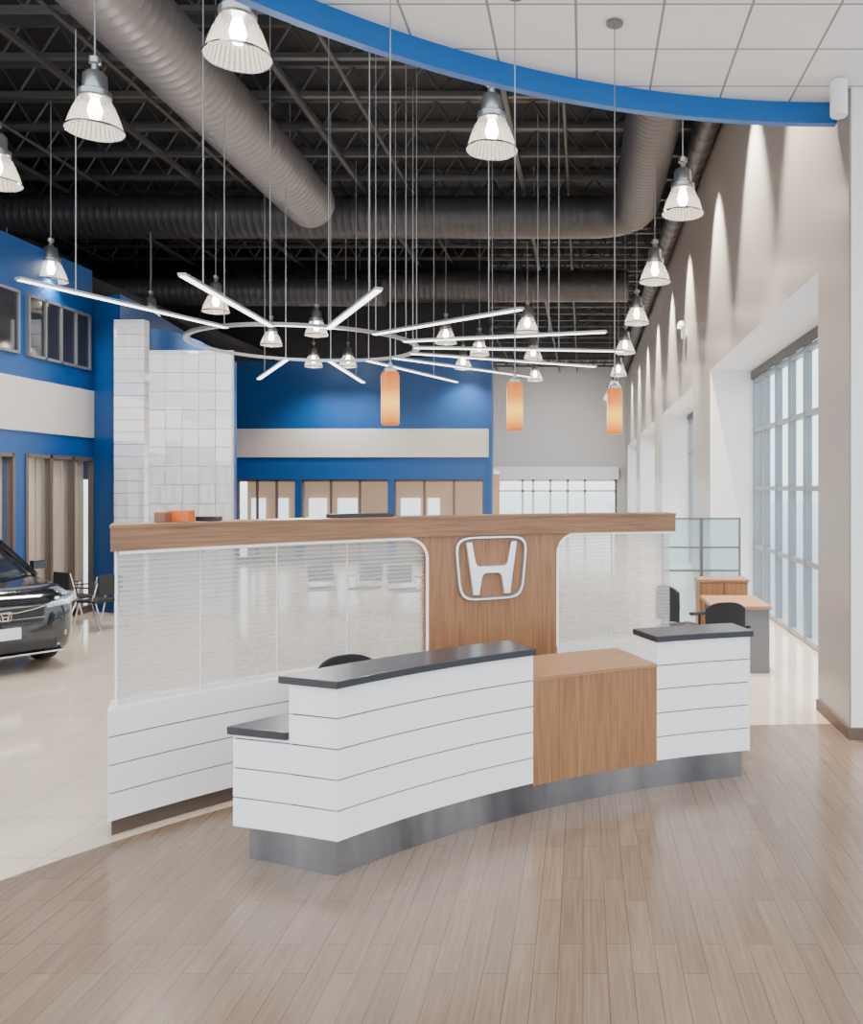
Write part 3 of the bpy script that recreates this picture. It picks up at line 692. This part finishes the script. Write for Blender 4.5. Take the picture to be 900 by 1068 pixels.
for k,(x0,x1,y) in enumerate(((1.10,1.62,11.9),(1.64,2.16,11.9))):
    e_=empty('glass_screen',((x0+x1)/2,y,0))
    b=MB()
    for xx in (x0,x1): b.box(xx-0.012,xx+0.012,y-0.02,y+0.02,0,1.68)
    for z in (0.1,0.95,1.27,1.665): b.box(x0,x1,y-0.018,y+0.018,z-0.012,z+0.012)
    b.make('frame',M['greyl'],parent=e_)
    b=MB(); b.box(x0+0.015,x1-0.015,y-0.004,y+0.004,0.1,1.66); b.make('glass_pane',M['screen'],parent=e_)
    top(e_,'frosted glass office screen in a grey metal frame','screen','glass office screens')

# ---------------------------------------------------------------- car
car=empty('car',(0,0,0),local=True)
def loft(st,ncs):
    b=MB(); rows=[]
    for s in st:
        r=[]
        for p in ncs(*s): r.append(len(b.v)); b.v.append(p)
        rows.append(r)
    for a,c in zip(rows[:-1],rows[1:]):
        for i in range(len(a)-1): b.face([a[i],a[i+1],c[i+1],c[i]])
        b.face([a[-1],a[0],c[0],c[-1]])
    b.face(rows[0][::-1]); b.face(rows[-1])
    return b
def body_cs(x,w_,zl,zh):
    zm=zl+(zh-zl)*0.55
    h=[(0.0,zh+0.02),(0.55,zh+0.01),(0.70,zh+0.02),(0.82,zh-0.005),(0.92,zh-0.05),(0.985,zh-0.14),(1.0,zm),(0.99,zl+0.14),(0.96,zl+0.04),(0.9,zl)]
    pts=[(x,w_*a,z) for a,z in h]; neg=[(x,-w_*a,z) for a,z in reversed(h[1:])]
    return pts+neg
st=[(0.02,0.60,0.36,0.74),(0.0,0.66,0.33,0.80),(-0.05,0.74,0.26,0.86),(-0.16,0.83,0.22,0.93),(-0.4,0.90,0.2,0.98),(-0.9,0.925,0.2,1.04),(-1.25,0.925,0.2,1.07),(-2.2,0.925,0.2,1.08),(-3.4,0.925,0.2,1.10),(-4.1,0.90,0.24,1.10),(-4.45,0.84,0.34,1.05),(-4.55,0.78,0.45,0.95)]
b=loft(st,body_cs); o=b.make('body',M['carp'],smooth=True,parent=car)
def gh2(x,wb,wt,zl,zh):
    return [(x,wt*0.8,zh+0.01),(x,wt,zh-0.05),(x,wb,zl),(x,-wb,zl),(x,-wt,zh-0.05),(x,-wt*0.8,zh+0.01)]
b=loft([(-1.12,0.76,0.76,1.03,1.09),(-1.95,0.86,0.66,1.03,1.55),(-2.5,0.87,0.68,1.03,1.61),(-3.6,0.86,0.66,1.03,1.59),(-4.1,0.84,0.62,1.03,1.47),(-4.42,0.78,0.70,1.03,1.10)],gh2)
b.make('windows',M['darkglass'],parent=car,smooth=True)
b=loft([(-1.93,0.62,0.60,1.56,1.57),(-2.5,0.66,0.63,1.60,1.64),(-3.6,0.65,0.62,1.58,1.63),(-4.15,0.58,0.55,1.47,1.50)],gh2); b.make('roof',M['carp'],parent=car,smooth=True)
for s in (-1,1):
    b=MB(); b.tube([(-1.05,0.80*s,1.05),(-1.93,0.63*s,1.55)],0.035,6); b.make('pillar',M['carp'],parent=car)
    b=MB(); b.tube([(-1.45,0.86*s,1.12),(-1.43,1.0*s,1.14)],0.02,6); b.box(-1.50,-1.38,s*1.0-0.08,s*1.0+0.08,1.09,1.20); b.make('mirror',M['carp'],parent=car,bevel=0.02)
    P=[(0.030,0.44,0.755),(0.015,0.44,0.795),(-0.02,0.60,0.835),(-0.12,0.78,0.875),(-0.27,0.875,0.895),(-0.30,0.905,0.865),(-0.16,0.855,0.81),(-0.02,0.70,0.77)]
    b=MB(); ctr=[(p[0]+0.03,p[1]*s*1.01,p[2]) for p in P]; bk=[(p[0]-0.06,p[1]*s*0.94,p[2]) for p in P]
    b.v+=ctr+bk; N8=len(P); b.face(range(N8)); b.face([N8+i for i in reversed(range(N8))])
    for i in range(N8): b.face([i,(i+1)%N8,N8+(i+1)%N8,N8+i])
    b.make('headlight',M['hl'],parent=car)
    b=MB(); b.box(-0.13,-0.01,min(0.52*s,0.70*s),max(0.52*s,0.70*s),0.40,0.47); b.make('fog_light',M['hl'],parent=car,bevel=0.02)
    for xw in (-0.88,-3.55):
        b=MB(); b.lathe([(0.20,-0.1),(0.31,-0.11),(0.345,-0.08),(0.35,0),(0.345,0.08),(0.31,0.11),(0.20,0.1)],32,o=(xw,0.80*s,0.35),axis='Y')
        b.make('wheel',M['tyre'],parent=car,smooth=True)
        b=MB(); b.lathe([(0,0.02*s),(0.05,0.09*s),(0.06,0.06*s)],20,o=(xw,0.82*s,0.35),axis='Y'); b.lathe([(0.19,0.0),(0.225,0.1*s),(0.215,0.1*s),(0.18,0.0)],28,o=(xw,0.80*s,0.35),axis='Y')
        for k in range(5):
            a=2*math.pi*k/5; b.tube([(xw,0.88*s,0.35),(xw+0.21*math.cos(a),0.89*s,0.35+0.21*math.sin(a))],0.022,6)
        o=b.make('wheel_rim',M['chrome'],parent=car,smooth=True)
b=MB(); b.box(-0.09,0.035,-0.43,0.43,0.60,0.79); b.make('grille',M['black'],parent=car,bevel=0.02)
b=MB(); b.tube([(0.03,-0.44,0.79),(0.048,-0.30,0.76),(0.05,-0.12,0.735),(0.05,0.12,0.735),(0.048,0.30,0.76),(0.03,0.44,0.79)],0.011,6)
b.tube([(0.03,-0.42,0.655),(0.04,0.42,0.655)],0.005,6); b.make('grille_trim',M['chrome'],parent=car,smooth=True)
b=MB(); b.box(-0.12,0.03,-0.58,0.58,0.27,0.40); b.make('lower_grille',M['black'],parent=car,bevel=0.03)
b=MB(); b.box(-0.15,0.035,-0.66,0.66,0.225,0.25); b.make('bumper_trim',M['chrome'],parent=car,bevel=0.01)
b=MB(); b.box(0.0,0.052,-0.17,0.17,0.43,0.56); b.make('licence_plate',M['plate'],parent=car,bevel=0.004)
b,b2=emblem_parts(0.13,0.02,0.88)
b.make('emblem_outline',M['chrome'],loc=(0.05,0,0.70),parent=car,rot=(0,0,math.pi/2)); b2.make('emblem_letter',M['chrome'],loc=(0.05,0,0.70),parent=car,rot=(0,0,math.pi/2))
car.location=(-6.36,9.46,0); car.rotation_euler=(0,0,math.atan2(-0.56,0.83)); car.scale=(0.97,0.97,0.97)
top(car,'dark compact suv parked on the cream tile floor','car')

# ---------------------------------------------------------------- lights
for y in (8.6,11.2,14.2,18.0,21.5,25.5,29.5,34,39):
    spot((1.52,y,7.6),4200,size=1.0,rad=0.08,colr=(1,0.89,0.78),rot=(0,math.radians(-16),0),blend=0.65)
for x,y in ((-1.6,3.2),(0.6,3.4),(-0.6,5.2),(1.2,5.6),(-2.6,4.6),(0,1.2),(-2,0.6)):
    spot((x,y,5.40),170,size=2.3,rad=0.2,colr=(1,0.95,0.90),blend=1.0)  # added fill spots below the tile ceiling, no fixtures there
for x,y in ((-5,20),(-1,30),(-6,12),(0,38)):
    spot((x,y,6.2),1100,size=2.6,rad=0.4,colr=(1,0.96,0.92),blend=1.0)  # extra showroom fill, not tied to any modelled lamp
spot((-1.2,38.5,6.5),900,size=1.8,rad=0.4,colr=(1,0.96,0.92),rot=(math.radians(60),0,0),blend=1.0)  # added spot that brightens the far wall, without a fixture
